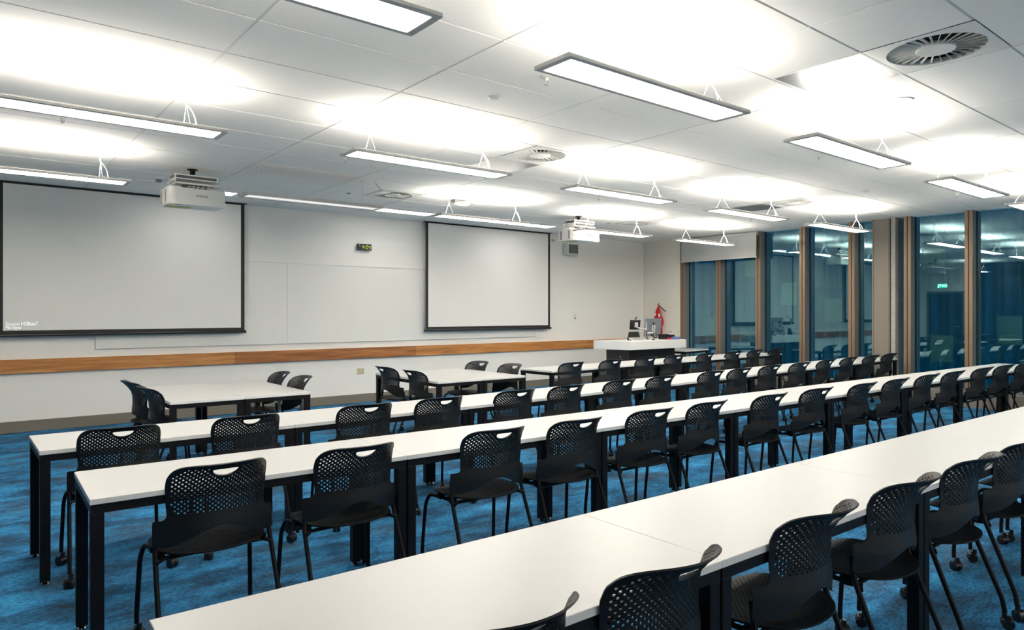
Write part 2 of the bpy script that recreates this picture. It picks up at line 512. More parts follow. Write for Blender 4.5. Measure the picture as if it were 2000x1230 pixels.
for a, b in zip(edges, edges[1:]): pane(b, a)
allr = rest+[RY]
for a, b in zip(allr, allr[1:]): pane(b, a)
# taupe cladding panel, concrete fin
bm = bmesh.new()
box(bm, WX-.002, 5.068, 0, WX+.30, 5.335, CE+.01, 0, .003)
box(bm, WX-.010, 5.335, 0, WX+.18, 5.352, CE+.01, 0)
box(bm, WX-.010, 5.086, 0, WX-.002, 5.094, CE+.01, 0)
box(bm, WX+.02, 5.04, 0, WX+.3, 5.068, CE+.01, 1)
struct(mesh('trim_%d' % ntrim, bm, [M['taupe'], M['gasket']])); ntrim += 1
bm = bmesh.new(); box(bm, WX-.03, 4.972, 0, WX+.50, 5.042, CE+.01, 0, .006, 2)
struct(mesh('wall_pillar', bm, M['concrete'])).name = 'wall_right'
bm = bmesh.new(); box(bm, WX+.38, 4.855, 0, WX+.50, 4.972, CE+.01)
struct(mesh('trim_%d' % ntrim, bm, M['gasket'])); ntrim += 1
# facade outside the glass: corrugated blue sheet and staggered plates
bm = bmesh.new(); vs = []; k = 0; y = -8.
while y < 22:
    x = 14.2+.060*math.sin(y*2*PI/.29)+.02*math.sin(y*2*PI/1.13)
    vs.append((bm.verts.new((x, y, -1.2)), bm.verts.new((x, y, 5.6)))); y += .029; k += 1
for a, b in zip(vs, vs[1:]): bm.faces.new((a[0], a[1], b[1], b[0]))
for f in bm.faces: f.smooth = True
tag(mesh('facade_screen', bm, M['outer']), 'dark blue corrugated facade sheet outside the windows', 'facade')
plates = [(8.88, .98, 'low plate behind the leftmost window pane'), (8.0, 2.2, 'plate high behind the second window pane from left'), (7.2, 1.62, 'plate at mid height behind the third window pane from left'),
          (6.32, 1.30, 'plate at mid height behind the fourth window pane from left'), (5.42, 1.72, 'plate behind the narrow window pane beside the taupe pillar'),
          (4.50, .66, 'low plate behind the pane right of the concrete pillar'), (4.62, 2.22, 'plate high behind the pane right of the concrete pillar'), (3.55, .98, 'plate at mid height behind the rightmost window pane')]
for y, z, lb in plates:
    bm = bmesh.new(); box(bm, WX+.62, y-.15, z-.02, WX+.64, y+.17, z+.42, 0, .002)
    box(bm, WX+.61, y+.165, z-.06, WX+.65, y+.18, z+.46, 0)
    tag(mesh('facade_plate', bm, M['outpanel']), 'grey green square facade '+lb, 'facade plate', 'square plates on the outer facade')
# roller blind over the first two panes
t = empty('roller_blind', (WX-.10, 0, 0))
tag(t, 'pale grey roller blind pulled part way down over the two leftmost window panes', 'blind')
bm = bmesh.new(); box(bm, -.004, 7.47, 2.535, .0, 9.235, 2.99); mesh('fabric', bm, M['blind'], t)
bm = bmesh.new(); cyl(bm, (.005, 7.47, 2.985), (.005, 9.235, 2.985), .030, n=20); mesh('roller', bm, M['blind'], t, True)
bm = bmesh.new(); box(bm, -.012, 7.465, 2.515, .008, 9.24, 2.54, 0, .003); mesh('bottom_rail', bm, M['alu2'], t)
for y in (7.455, 9.245):
    bm = bmesh.new(); box(bm, -.04, y-.006, 2.945, .045, y+.006, CE, 0, .002); mesh('bracket', bm, M['alu2'], t)

# ------------------------------------------------------------------ suspended lights
LZ = 2.70
def make_light():
    t = empty('suspended_light')
    L, W, H = 1.56, .263, .022
    bm = bmesh.new()
    bw, be = .030, .040
    box(bm, 0, -W/2, 0, L, -W/2+bw, H, 0, .003); box(bm, 0, W/2-bw, 0, L, W/2, H, 0, .003)
    box(bm, 0, -W/2+bw, 0, be, W/2-bw, H, 0, .002); box(bm, L-be, -W/2+bw, 0, L, W/2-bw, H, 0, .002)
    box(bm, be, -W/2+bw, H-.004, L-be, W/2-bw, H-.001)
    mesh('frame', bm, M['alu'], t)
    bm = bmesh.new(); z = .004
    bm.faces.new([bm.verts.new(p) for p in ((be, -W/2+bw, z), (be, W/2-bw, z), (L-be, W/2-bw, z), (L-be, -W/2+bw, z))])
    mesh('diffuser', bm, M['lamp'], t)
    bm = bmesh.new(); z = H+.006
    bm.faces.new([bm.verts.new(p) for p in ((.10, -.05, z), (L-.10, -.05, z), (L-.10, .05, z), (.10, .05, z))])
    mesh('upper_lamp', bm, M['lampup'], t)
    for x in (.20, L-.24):
        bm = bmesh.new(); top = CE-LZ
        cyl(bm, (x, 0, top-.13), (x, 0, top), .0016, n=6); cyl(bm, (x, 0, top-.005), (x, 0, top), .012, n=12)
        cyl(bm, (x, 0, top-.15), (x, 0, top-.10), .004, n=8)
        tube(bm, [(x, -.10, H), (x, 0, top-.14), (x, .10, H)], .0018, 6, rad=.004, seg=2)
        mesh('suspension_wire', bm, M['wire'], t)
    bm = bmesh.new(); x = L-.24
    tube(bm, [(x+.035, .03, CE-LZ), (x+.03, .03, CE-LZ-.07), (x-.015, .01, CE-LZ-.12), (x+.03, -.015, CE-LZ-.18), (x+.05, -.02, .10), (x+.06, -.03, H)], .0032, 8, rad=.05, seg=6)
    lathe(bm, [(0, CE-LZ-.012), (.022, CE-LZ-.012), (.024, CE-LZ)], (x+.035, .03, 0), 16)
    mesh('power_cable', bm, M['wire'], t, True)
    return t
L0 = make_light(); used = False
def place_light(x, y, label, group):
    global used
    o = L0 if not used else copy_tree(L0); used = True
    o.location = (x, y, LZ); tag(o, label, 'light', group)
    return o
rowL = [(.05, 2.60), (2.325, 2.585), (4.72, 2.585), (7.21, 2.585), (9.52, 2.585)]
rowM = [(-.08, 5.11), (2.385, 5.03), (4.78, 5.055), (7.17, 5.05), (9.44, 4.985)]
rowN = [(-.24, 7.57), (4.82, 7.565), (7.36, 7.56), (9.70, 7.51)]
ON = ['leftmost', 'second from left', 'third from left', 'fourth from left', 'fifth from left']
for k, (x, y) in enumerate(rowL):
    place_light(x, y, 'suspended panel light, %s in the row nearest the camera' % ON[k], 'suspended lights in the nearest row')
for k, (x, y) in enumerate(rowM):
    place_light(x, y, 'suspended panel light, %s in the middle row' % ON[k], 'suspended lights in the middle row')
for k, (x, y) in enumerate(rowN):
    place_light(x, y, ['brightly lit suspended panel light at the left end of the row near the screens',
                       'brightly lit suspended panel light in front of the right screen',
                       'suspended panel light partly behind the right projector',
                       'suspended panel light in front of the pale roller blind'][k], 'suspended lights near the front wall')
for x in (.05, 2.4, 4.8, 7.2, 9.6):  # unseen row, added to brighten the near table edges and chair backs
    for y in (-2.35,):
        place_light(x, y, 'added suspended panel light behind the camera, out of view', 'added lights behind the camera')
# the dim one
dm = empty('suspended_light', (2.385, 7.56, LZ))
tag(dm, 'dim suspended light showing its tube, in front of the left screen edge', 'light', 'suspended lights near the front wall')
bm = bmesh.new()
box(bm, 0, -.131, 0, 1.62, -.101, .03, 0, .003); box(bm, 0, .101, 0, 1.62, .131, .03, 0, .003)
box(bm, 0, -.101, 0, .04, .101, .03); box(bm, 1.58, -.101, 0, 1.62, .101, .03); box(bm, .04, -.101, .022, 1.58, .101, .026)
mesh('frame', bm, M['alu'], dm)
bm = bmesh.new(); bm.faces.new([bm.verts.new(p) for p in ((.04, -.101, .006), (.04, .101, .006), (1.58, .101, .006), (1.58, -.101, .006))])
mesh('diffuser', bm, M['lampdim'], dm)
bm = bmesh.new(); bm.faces.new([bm.verts.new(p) for p in ((.05, -.012, .004), (.05, .018, .004), (1.57, .018, .004), (1.57, -.012, .004))])
mesh('tube', bm, M['tube'], dm)
for x in (.17, 1.40):
    bm = bmesh.new(); cyl(bm, (x, 0, .03), (x, 0, CE-LZ), .0022, n=6); cyl(bm, (x, 0, .17), (x, 0, .19), .006, n=8); cyl(bm, (x, 0, CE-LZ-.006), (x, 0, CE-LZ), .014, n=12)
    mesh('suspension_wire', bm, M['wire'], dm)
# recessed panels near the front wall
for k, (x0, x1) in enumerate([(2.12, 2.92), (4.81, 5.98), (7.41, 8.58)]):
    t = empty('recessed_light', (x0, 9.34, CE))
    tag(t, 'bright recessed ceiling light panel, %s beside the front wall' % ['left one of three', 'middle one of three', 'right one of three'][k], 'light', 'recessed panels along the front wall')
    w = x1-x0; bm = bmesh.new()
    box(bm, 0, 0, -.006, w, .02, -.001); box(bm, 0, .30, -.006, w, .32, -.001); box(bm, 0, .02, -.006, .02, .30, -.001); box(bm, w-.02, .02, -.006, w, .30, -.001)
    mesh('frame', bm, M['alu'], t)
    bm = bmesh.new(); z = -.003
    bm.faces.new([bm.verts.new(p) for p in ((.02, .02, z), (.02, .30, z), (w-.02, .30, z), (w-.02, .02, z))])
    mesh('diffuser', bm, M['lampcell'], t)

# ------------------------------------------------------------------ ceiling vents
def make_vent():
    t = empty('ceiling_vent')
    R1, R0, S = .262, .105, .2985
    bm = bmesh.new(); n = 48
    ring = [bm.verts.new((R1*math.cos(2*PI*k/n), R1*math.sin(2*PI*k/n), -.003)) for k in range(n)]
    sq = []
    for k in range(n):
        a = 2*PI*k/n; c, s = math.cos(a), math.sin(a); m = S/max(abs(c), abs(s)); sq.append(bm.verts.new((c*m, s*m, -.001)))
    for k in range(n): bm.faces.new((ring[k], ring[(k+1) % n], sq[(k+1) % n], sq[k]))
    up = [bm.verts.new((R1*math.cos(2*PI*k/n), R1*math.sin(2*PI*k/n), .03)) for k in range(n)]
    for k in range(n): bm.faces.new((ring[k], up[k], up[(k+1) % n], ring[(k+1) % n]))
    mesh('plate', bm, M['vent'], t)
    bm = bmesh.new(); lathe(bm, [(0, -.006), (R0-.004, -.006), (R0, -.003), (R0, .02), (0, .02)], n=40); mesh('hub', bm, M['vent'], t, True)
    bm = bmesh.new(); nb = 28
    for k in range(nb):
        a = 2*PI*k/nb; r = Vector((math.cos(a), math.sin(a), 0)); tn = Vector((-r.y, r.x, 0))
        tilt = tn*.40+Vector((0, 0, .92)); wid0, wid1 = .010, .019
        q = []
        for rr, w in ((R0-.005, wid0), (R1+.003, wid1)):
            c = r*rr+Vector((0, 0, .010)); q.append((c-tilt*w*.5, c+tilt*w*.5))
        for off in (0, 1):
            pass
        nn = (q[1][0]-q[0][0]).cross(tilt).normalized()*.0012
        vs = [bm.verts.new(p) for p in (q[0][0]-nn, q[1][0]-nn, q[1][1]-nn, q[0][1]-nn, q[0][0]+nn, q[1][0]+nn, q[1][1]+nn, q[0][1]+nn)]
        for f in ((0,3,2,1),(4,5,6,7),(0,1,5,4),(1,2,6,5),(2,3,7,6),(3,0,4,7)): bm.faces.new([vs[i] for i in f])
    mesh('blades', bm, M['vent'], t)
    bm = bmesh.new()
    lathe(bm, [(R1+.006, .03), (R1+.006, .12), (0, .12)], n=32); mesh('duct', bm, M['dark'], t)
    return t
vents = [(4.57, 1.65, 'large round swirl vent at top right, nearest the camera'), (4.57, 5.25, 'round swirl vent over the middle, near the second ceiling light row'),
         (4.57, 8.25, 'small looking swirl vent above the wall between the screens'), (9.37, 5.25, 'swirl vent high above the window side rows of chairs'),
         (9.37, 8.25, 'farthest swirl vent, right of the right projector')]
v0 = make_vent()
for k, (x, y, lb) in enumerate(vents):
    o = v0 if k == 0 else copy_tree(v0)
    o.location = (x, y, CE); tag(o, lb, 'vent', 'round swirl ceiling vents')
for x, y, lb in ((4.57, 2.25, 'shiny perforated metal ceiling grille beside the large swirl vent'), (4.57, 5.85, 'perforated grille beside the middle swirl vent over the second lights'), (9.37, 5.85, 'perforated grille beside the swirl vent on the window side')):
    t = empty('ceiling_grille', (x, y, CE)); tag(t, lb, 'ceiling grille', 'perforated ceiling grilles')
    bm = bmesh.new(); box(bm, -.28, -.28, -.001, .28, .28, .004); mesh('perforated_sheet', bm, M['grille'], t)
    bm = bmesh.new()
    box(bm, -.2995, -.2995, -.002, .2995, -.28, .008); box(bm, -.2995, .28, -.002, .2995, .2995, .008)
    box(bm, -.2995, -.28, -.002, -.28, .28, .008); box(bm, .28, -.28, -.002, .2995, .28, .008); mesh('frame', bm, M['vent'], t)

# small ceiling devices
def sprinkler(x, y, lb):
    t = empty('sprinkler', (x, y, CE)); tag(t, lb, 'sprinkler', 'ceiling sprinklers')
    bm = bmesh.new(); lathe(bm, [(0, .002), (.034, .002), (.038, -.007), (.016, -.012), (.012, -.03), (0, -.03)], n=20); mesh('rosette', bm, M['vent'], t, True)
    bm = bmesh.new(); cyl(bm, (0, 0, -.03), (0, 0, -.055), .004, n=8); lathe(bm, [(0, -.055), (.014, -.055), (.014, -.058), (0, -.058)], n=12)
    tube(bm, [(-.012, 0, -.03), (-.014, 0, -.042), (0, 0, -.055)], .0018, 6, rad=.01); tube(bm, [(.012, 0, -.03), (.014, 0, -.042), (0, 0, -.055)], .0018, 6, rad=.01)
    mesh('deflector', bm, M['alu'], t)
for x, y, lb in ((3.067, 3.457, 'sprinkler head behind the left end of the brightest near light'), (3.068, 6.509, 'sprinkler head under the left end of the second middle light'),
                 (.672, 6.565, 'sprinkler head under the leftmost middle light'), (6.636, 3.443, 'sprinkler head under the third near light'),
                 (6.773, 6.573, 'sprinkler head under the light right of centre'), (10.27, 3.457, 'sprinkler head under the farthest near row light'),
                 (10.275, 6.482, 'sprinkler head under the light before the windows')): sprinkler(x, y, lb)
for x, y, r, h, lb in ((3.066, 4.035, .045, .022, 'small white motion sensor on the ceiling between two lights'),
                       (9.136, 4.122, .045, .022, 'small white motion sensor on the ceiling toward the windows'),
                       (4.039, 8.459, .032, .012, 'tiny grey ceiling sensor left of the small swirl vent'),
                       (8.964, 8.464, .032, .012, 'tiny grey ceiling sensor right of the right projector')):
    bm = bmesh.new(); lathe(bm, [(0, -h), (r*.55, -h), (r*.75, -h*.45), (r, -h*.25), (r, 0)], n=24)
    o = mesh('ceiling_sensor', bm, M['vent'] if h > .02 else M['grey'], None, True); o.location = (x, y, CE); tag(o, lb, 'sensor')
bm = bmesh.new(); lathe(bm, [(0, -.004), (.085, -.004), (.098, -.008), (.10, 0)], n=32)
o = mesh('ceiling_speaker', bm, M['vent'], None, True); o.location = (5.458, 2.225, CE); tag(o, 'flat round white ceiling speaker right of the metal grille', 'speaker')
t = empty('smoke_detector', (1.854, 8.88, CE)); tag(t, 'round white smoke detector with dark slots left of the left projector', 'smoke detector')
bm = bmesh.new(); lathe(bm, [(0, -.022), (.05, -.022), (.06, -.012), (.062, 0)], n=28); mesh('base', bm, M['vent'], t, True)
bm = bmesh.new(); lathe(bm, [(.03, -.022), (.036, -.045), (.030, -.052), (0, -.052)], n=24); mesh('sensing_chamber', bm, M['grey'], t, True)
t = empty('wireless_access_point', (5.50, 8.02, CE)); tag(t, 'white oval wireless access point hanging below the ceiling near the clock', 'access point')
bm = bmesh.new(); box(bm, -.11, -.05, -.035, .02, .05, .003, 0, .006); mesh('bracket', bm, M['grey'], t)
bm = bmesh.new(); lathe(bm, [(0, -.075), (.09, -.073), (.122, -.055), (.125, -.045), (.115, -.035), (0, -.035)], (.03, 0, 0), 36); mesh('cover', bm, M['proj'], t, True)
# loose cable end hanging from ceiling
bm = bmesh.new(); tube(bm, [(3.95, 7.55, CE), (3.97, 7.55, CE-.03), (4.05, 7.57, CE-.09)], .003, 6, rad=.04)
tag(mesh('loose_cable', bm, M['grey'], None, True), 'thin grey cable end curling from the ceiling left of the small vent', 'cable')

# ------------------------------------------------------------------ screens
SY = WY-.10
def screen(x0, x1, zb, label, text=None):
    t = empty('projection_screen', (x0, SY, 0)); tag(t, label, 'projection screen', 'pull down projection screens')
    w = x1-x0; b = .05; top = CE-.002
    bm = bmesh.new(); box(bm, b, -.0025, zb+.045, w-b, .0, top-.02); mesh('screen_surface', bm, M['screen'], t)
    bm = bmesh.new()
    box(bm, 0, -.003, zb, b, .001, top); box(bm, w-b, -.003, zb, w, .001, top)
    box(bm, b, -.003, zb, w-b, .001, zb+.045); box(bm, b, -.003, top-.022, w-b, .001, top)
    mesh('black_border', bm, M['screenblk'], t)
    bm = bmesh.new(); cyl(bm, (-.015, 0, zb-.012), (w+.015, 0, zb-.012), .019, n=20)
    box(bm, -.02, -.021, zb-.034, -.012, .021, zb+.008); box(bm, w+.012, -.021, zb-.034, w+.02, .021, zb+.008)
    mesh('bottom_bar', bm, M['barblk'], t, True)
    bm = bmesh.new(); box(bm, -.03, -.04, top-.004, w+.03, .04, top+.001); mesh('slot_cover', bm, M['screenblk'], t)
    return t
s1 = screen(.40, 3.262, 1.195, 'large white pull-down projection screen at left, showing small no signal text')
s2 = screen(6.31, 9.172, 1.165, 'white pull-down projection screen right of the clock')
for body, z, sz in (('Source: HDBaseT', 1.318, .062), ('No Signal', 1.276, .056)):
    o = text_mesh('projected_text', body, sz, M['beam'], s1, .0004)
    o.rotation_euler = (PI/2, 0, 0); o.location = (.075, -.004, z); o.scale = (.72, 1, 1)

# clock
t = empty('wall_clock', (5.185, WY, 2.517)); tag(t, 'small black digital wall clock with green digits reading 4:04', 'clock')
bm = bmesh.new(); box(bm, -.125, -.06, -.052, .125, -.022, .052, 0, .008, 2); mesh('case', bm, M['clock'], t)
bm = bmesh.new(); box(bm, -.05, -.022, -.03, .05, .001, .03); mesh('wall_bracket', bm, M['grey'], t)
SEG = {'a': ((0, 1), (1, 1)), 'b': ((1, 1), (1, .5)), 'c': ((1, .5), (1, 0)), 'd': ((0, 0), (1, 0)), 'e': ((0, 0), (0, .5)), 'f': ((0, .5), (0, 1)), 'g': ((0, .5), (1, .5))}
def digits(parent, x, segs, w=.028, h=.058):
    bm = bmesh.new()
    for s in segs:
        (ax, az), (bx, bz) = SEG[s]
        a = Vector((x+ax*w+az*.007, -.0612, (az-.5)*h)); b = Vector((x+bx*w+bz*.007, -.0612, (bz-.5)*h)); d = (b-a).normalized()
        a += d*.004; b -= d*.004; nrm = Vector((-d.z, 0, d.x))*.0032
        p = [a, a+d*.004+nrm, b-d*.004+nrm, b, b-d*.004-nrm, a+d*.004-nrm]
        bm.faces.new([bm.verts.new(q) for q in p]); bm.faces.new([bm.verts.new(q-Vector((0, .0008, 0))) for q in p])
    return mesh('digit', bm, M['digit'], parent)
digits(t, -.052, 'fgbc'); digits(t, .022, 'abcdef'); digits(t, .070, 'fgbc')
bm = bmesh.new(); box(bm, .000, -.0618, .007, .007, -.0602, .014); box(bm, -.003, -.0618, -.014, .004, -.0602, -.007); mesh('colon', bm, M['digit'], t)
bm = bmesh.new(); box(bm, -.098, -.0612, .022, -.086, -.0602, .028); box(bm, .07, -.0612, -.042, .098, -.0602, -.038); mesh('printed_mark', bm, M['lit'], t)
# socket, switch, speaker, sensor, hook
t = empty('power_outlet', (5.138, WY, .507)); tag(t, 'cream double power outlet low on the wall between table groups', 'power outlet')
bm = bmesh.new(); box(bm, -.062, -.012, -.045, .062, .001, .045, 0, .004); mesh('plate', bm, M['cream'], t)
bm = bmesh.new()
for x in (-.03, .03):
    box(bm, x-.010, -.0135, .012, x-.007, -.0115, .024); box(bm, x+.007, -.0135, .012, x+.010, -.0115, .024); box(bm, x-.0015, -.0135, -.02, x+.0015, -.0115, -.008)
    box(bm, x-.006, -.015, .028, x+.006, -.0115, .040)
mesh('socket_slots', bm, M['grey'], t)
t = empty('light_switch', (9.95, WY, 1.38)); tag(t, 'small white wall switch with grey base right of the right screen', 'switch')
bm = bmesh.new(); box(bm, -.036, -.010, -.058, .036, .001, .058, 0, .003); mesh('plate', bm, M['proj'], t)
bm = bmesh.new(); box(bm, -.022, -.014, -.05, .022, -.009, -.028, 0, .001); mesh('button', bm, M['grey'], t)
t = empty('wall_speaker', (9.77, WY, 2.722)); tag(t, 'square white wall speaker with grey front beneath the right projector', 'speaker')
bm = bmesh.new(); box(bm, -.16, -.14, -.10, .16, -.02, .13, 0, .012, 2); box(bm, -.06, -.02, -.05, .06, .001, .05); mesh('cabinet', bm, M['proj'], t)
bm = bmesh.new(); box(bm, -.125, -.146, -.07, .135, -.139, .11, 0, .004); mesh('front_cloth', bm, M['speaker'], t)
bm = bmesh.new(); lathe(bm, [(0, .045), (.02, .04), (.028, .02), (.03, 0)], n=20)
o = mesh('wall_sensor', bm, M['chrome'], None, True); o.location = (9.33, WY, 2.90); o.rotation_euler = (PI/2, 0, 0); tag(o, 'small round sensor on the wall beside the right screen top', 'sensor')
t = empty('board_hook', (6.26, WY-.012, 1.74)); tag(t, 'tiny pale hook on the whiteboard left of the right screen', 'hook')
bm = bmesh.new(); box(bm, -.012, -.006, -.03, .012, .001, .03, 0, .002); mesh('back_plate', bm, M['board'], t)
bm = bmesh.new(); tube(bm, [(0, -.004, .012), (0, -.03, .0), (0, -.035, .015)], .003, 6, rad=.01); mesh('hook_arm', bm, M['alu2'], t)

# ------------------------------------------------------------------ projectors
def make_projector():
    t = empty('projector')
    bm = bmesh.new()       # body outline with rounded front left corner
    w2, d0, d1 = .29, -.19, .16
    poly = [(w2, d0), (w2, d1), (-w2, d1)]
    R = .085
    for k in range(9):
        a = PI+PI/2*k/8; poly.append((-w2+R+R*math.cos(a)*1.0, d0+R+R*math.sin(a)))
    prism(bm, poly, -.415, -.235)
    es = [e for e in bm.edges if abs(e.verts[0].co.z-e.verts[1].co.z) < 1e-6]
    bmesh.ops.bevel(bm, geom=es, offset=.006, segments=2, affect='EDGES')
    mesh('body', bm, M['proj'], t, True, 30)
    bm = bmesh.new(); box(bm, -w2-.002, .085, -.395, -w2+.002, .13, -.255); box(bm, -w2-.002, -.10, -.395, -w2+.002, -.065, -.255)
    mesh('side_vent', bm, M['projgrey'], t)
    bm = bmesh.new(); box(bm, -w2+.03, -.02, -.4175, -.02, .12, -.414); mesh('lime_underside_band', bm, M['lime'], t)
    bm = bmesh.new(); box(bm, -.20, -.13, -.4185, -.14, -.118, -.413); mesh('underside_slot', bm, M['dark'], t)
    lg = text_mesh('logo', 'EPSON', .036, M['ink'], t, .0006, 'CENTER'); lg.rotation_euler = (PI/2, 0, 0); lg.location = (.05, d0-.001, -.315); lg.scale = (1.1, 1, 1)
    bm = bmesh.new()       # folded metal mounting plates
    box(bm, -.215, -.13, -.135, .235, .11, -.128); box(bm, -.215, -.13, -.128, .235, -.124, -.088); box(bm, -.215, .104, -.128, .235, .11, -.088)
    box(bm, -.215, -.13, -.088, .235, .11, -.082)
    box(bm, -.20, -.125, -.185, .265, .12, -.168); box(bm, -.225, -.14, -.168, -.20, .13, -.135)
    box(bm, -.25, -.05, -.235, -.07, .10, -.20, 0, .004); box(bm, .13, -.02, -.235, .25, .08, -.20, 0, .004)
    mesh('mounting_plate', bm, M['proj'], t)
    bm = bmesh.new()
    box(bm, -.195, -.132, -.124, .215, -.1305, -.096); box(bm, -.06, -.133, -.124, -.05, -.130, -.096)
    for i in range(3):
        box(bm, -.2165, -.09+i*.06, -.118, -.2145, -.07+i*.06, -.098); box(bm, -.2265, -.09+i*.06, -.16, -.2245, -.07+i*.06, -.145)
    mesh('slots', bm, M['bluedark'], t)
    bm = bmesh.new(); box(bm, -.12, -.08, -.232, .13, .06, -.186); mesh('adjuster_block', bm, M['bluedark'], t)
    bm = bmesh.new(); random.seed(3)
    for i in range(5):
        x = -.08+i*.05; tube(bm, [(x, -.09, -.232), (x+.02, -.11, -.20), (x+.05, -.10, -.215), (x+.07, -.09, -.19)], .004, 6, rad=.02)
    mesh('cables', bm, M['wire'], t, True)
    bm = bmesh.new(); cyl(bm, (0, 0, -.085), (0, 0, 0), .028, n=24); lathe(bm, [(0, -.010), (.05, -.010), (.055, -.006), (.055, 0)], n=24)
    mesh('ceiling_pole', bm, M['steel'], t, True)
    return t
p1 = make_projector(); p1.location = (2.04, 8.15, CE); p1.rotation_euler = (0, 0, 0)
p2 = copy_tree(p1); p2.location = (7.93, 8.15, CE)
tag(p1, 'white ceiling mounted projector in front of the left screen', 'projector', 'white ceiling projectors')
tag(p2, 'white ceiling mounted projector right of the right screen', 'projector', 'white ceiling projectors')

# ------------------------------------------------------------------ exit sign
t = empty('exit_sign', (LX, 9.06, 2.345)); tag(t, 'lit green exit sign above the door, mirrored in the window glass', 'exit sign')
bm = bmesh.new(); box(bm, 0.0, -.16, -.085, .028, .16, .085, 0, .003); mesh('housing', bm, M['proj'], t)
bm = bmesh.new(); box(bm, .028, -.15, -.075, .030, .15, .075); mesh('green_face', bm, M['exit'], t)
o = text_mesh('letters', 'EXIT', .11, M['exitw'], t, .0006, 'CENTER'); o.rotation_euler = (PI/2, 0, PI/2); o.location = (.0315, -.03, 0)
bm = bmesh.new()
def man(pts, r):
    tube(bm, [(.0315, a, b) for a, b in pts], r, 6, rad=.01)
man([(.105, .02), (.11, -.015)], .010); man([(.11, -.012), (.125, -.04), (.14, -.055)], .006); man([(.11, -.012), (.095, -.035), (.10, -.06)], .006)
man([(.105, .02), (.085, .0)], .004); man([(.105, .02), (.125, .005)], .004); lathe(bm, [(0, -.012), (.009, -.006), (.012, 0), (.009, .006), (0, .012)], (.0315, .102, .042), 10)
mesh('running_figure', bm, M['exitw'], t)

# ------------------------------------------------------------------ tables
def table_meshes(L=1.41, D=.60):
    me = {}
    bm = bmesh.new(); box(bm, 0, 0, .696, L, D, .720, 0, .0025, 2)
    for f in bm.faces:
        if abs(f.normal.z) < .5: f.material_index = 1
    me['top'] = (bm, [M['white'], M['edge']])
    bm = bmesh.new(); e = .004
    box(bm, e, e, .660, L-e, e+.025, .696); box(bm, e, D-e-.025, .660, L-e, D-e, .696)
    box(bm, e, e+.025, .660, e+.025, D-e-.025, .696); box(bm, L-e-.025, e+.025, .660, L-e, D-e-.025, .696)
    box(bm, L/2-.02, e+.025, .665, L/2+.02, D-e-.025, .694)
    me['frame'] = (bm, [M['steel']])
    return me
def make_table():
    L, D = 1.41, .60
    t = empty('table'); mm = table_meshes(L, D)
    mesh('tabletop', mm['top'][0], mm['top'][1], t); mesh('frame', mm['frame'][0], mm['frame'][1], t)
    w = .048; e = .004; lm = None; gm = None
    for x, y in ((e, e), (L-e-w, e), (e, D-e-w), (L-e-w, D-e-w)):
        if lm is None:
            bm = bmesh.new(); box(bm, 0, 0, .018, w, w, .66, 0, .002); lg = mesh('leg', bm, M['steel'], t); lm = lg.data
            bm = bmesh.new(); lathe(bm, [(0, 0), (.017, 0), (.019, .003), (.012, .010), (.006, .012), (.006, .02), (0, .02)], (w/2, w/2, 0), 16); gl = mesh('foot_glide', bm, M['chrome'], lg, True); gm = gl.data
        else:
            lg = link('leg', lm, t); gl = link('foot_glide', gm, lg)
        lg.location = (x, y, 0)
    return t
T0 = make_table(); tused = False
def place_table(x, y, rz, label, group, sx=1.0):
    global tused
    o = T0 if not tused else copy_tree(T0); tused = True
    o.location = (x, y, 0); o.rotation_euler = (0, 0, rz); o.scale = (sx, 1, 1)
    tag(o, label, 'table', group); return o
jA = [.350, 1.747, 3.155, 4.56, 5.95, 7.39, 8.85, 10.32, 11.83]
jB = [.413, 1.822, 3.218, 4.617, 6.031, 7.443, 8.85, 10.26, 11.80]
jC = [.352, 1.777, 3.19, 4.60, 6.01, 7.42, 8.83]
jD = [5.86, 7.30, 8.74, 10.18, 11.62]
def fA(x): return 4.447+.006*(x-.35) if x < 5.9 else 4.560+.045*(x-5.9)+.0
yA = [4.445, 4.452, 4.470, 4.515, 4.565, 4.640, 4.700, 4.765]
def fB(x): return 3.168-.028*(x-.41)
def fC(x): return 1.240-.017*(x-.35)
def fD(x): return 6.50+.036*(x-5.86)
def rowtab(js, f, slope, rowname, group, ys=None):
    for k in range(len(js)-1):
        x0, x1 = js[k], js[k+1]; y = ys[k] if ys else f(x0)
        place_table(x0+.0004, y, slope if not ys else [.006, .010, .022, .03, .045, .04, .045, .045][k], 'white table with black legs, %s in the %s' % (ORD[k], rowname), group, (x1-x0-.0012)/1.41)
rowtab(jC, fC, -.017, 'row nearest the camera', 'tables in the nearest row')
rowtab(jB, fB, -.028, 'second row from the camera', 'tables in the second row')
rowtab(jA, fA, .02, 'third row from the camera', 'tables in the third row', yA)
rowtab(jD, fD, .036, 'far row before the lectern', 'tables in the far row')
for k, (x, y, lb) in enumerate([(1.98, 6.20, 'left table of the left square pair'), (2.583, 6.20, 'right table of the left square pair'), (4.605, 6.24, 'left table of the pair nearer the lectern'), (5.208, 6.24, 'right table of the pair nearer the lectern')]):
    place_table(x, y, PI/2, 'white table turned sideways, '+lb, 'paired tables by the front wall')
place_table(11.00, 8.36, .14, 'small white side table beside the white lectern, near the windows', 'lectern furniture', .67)

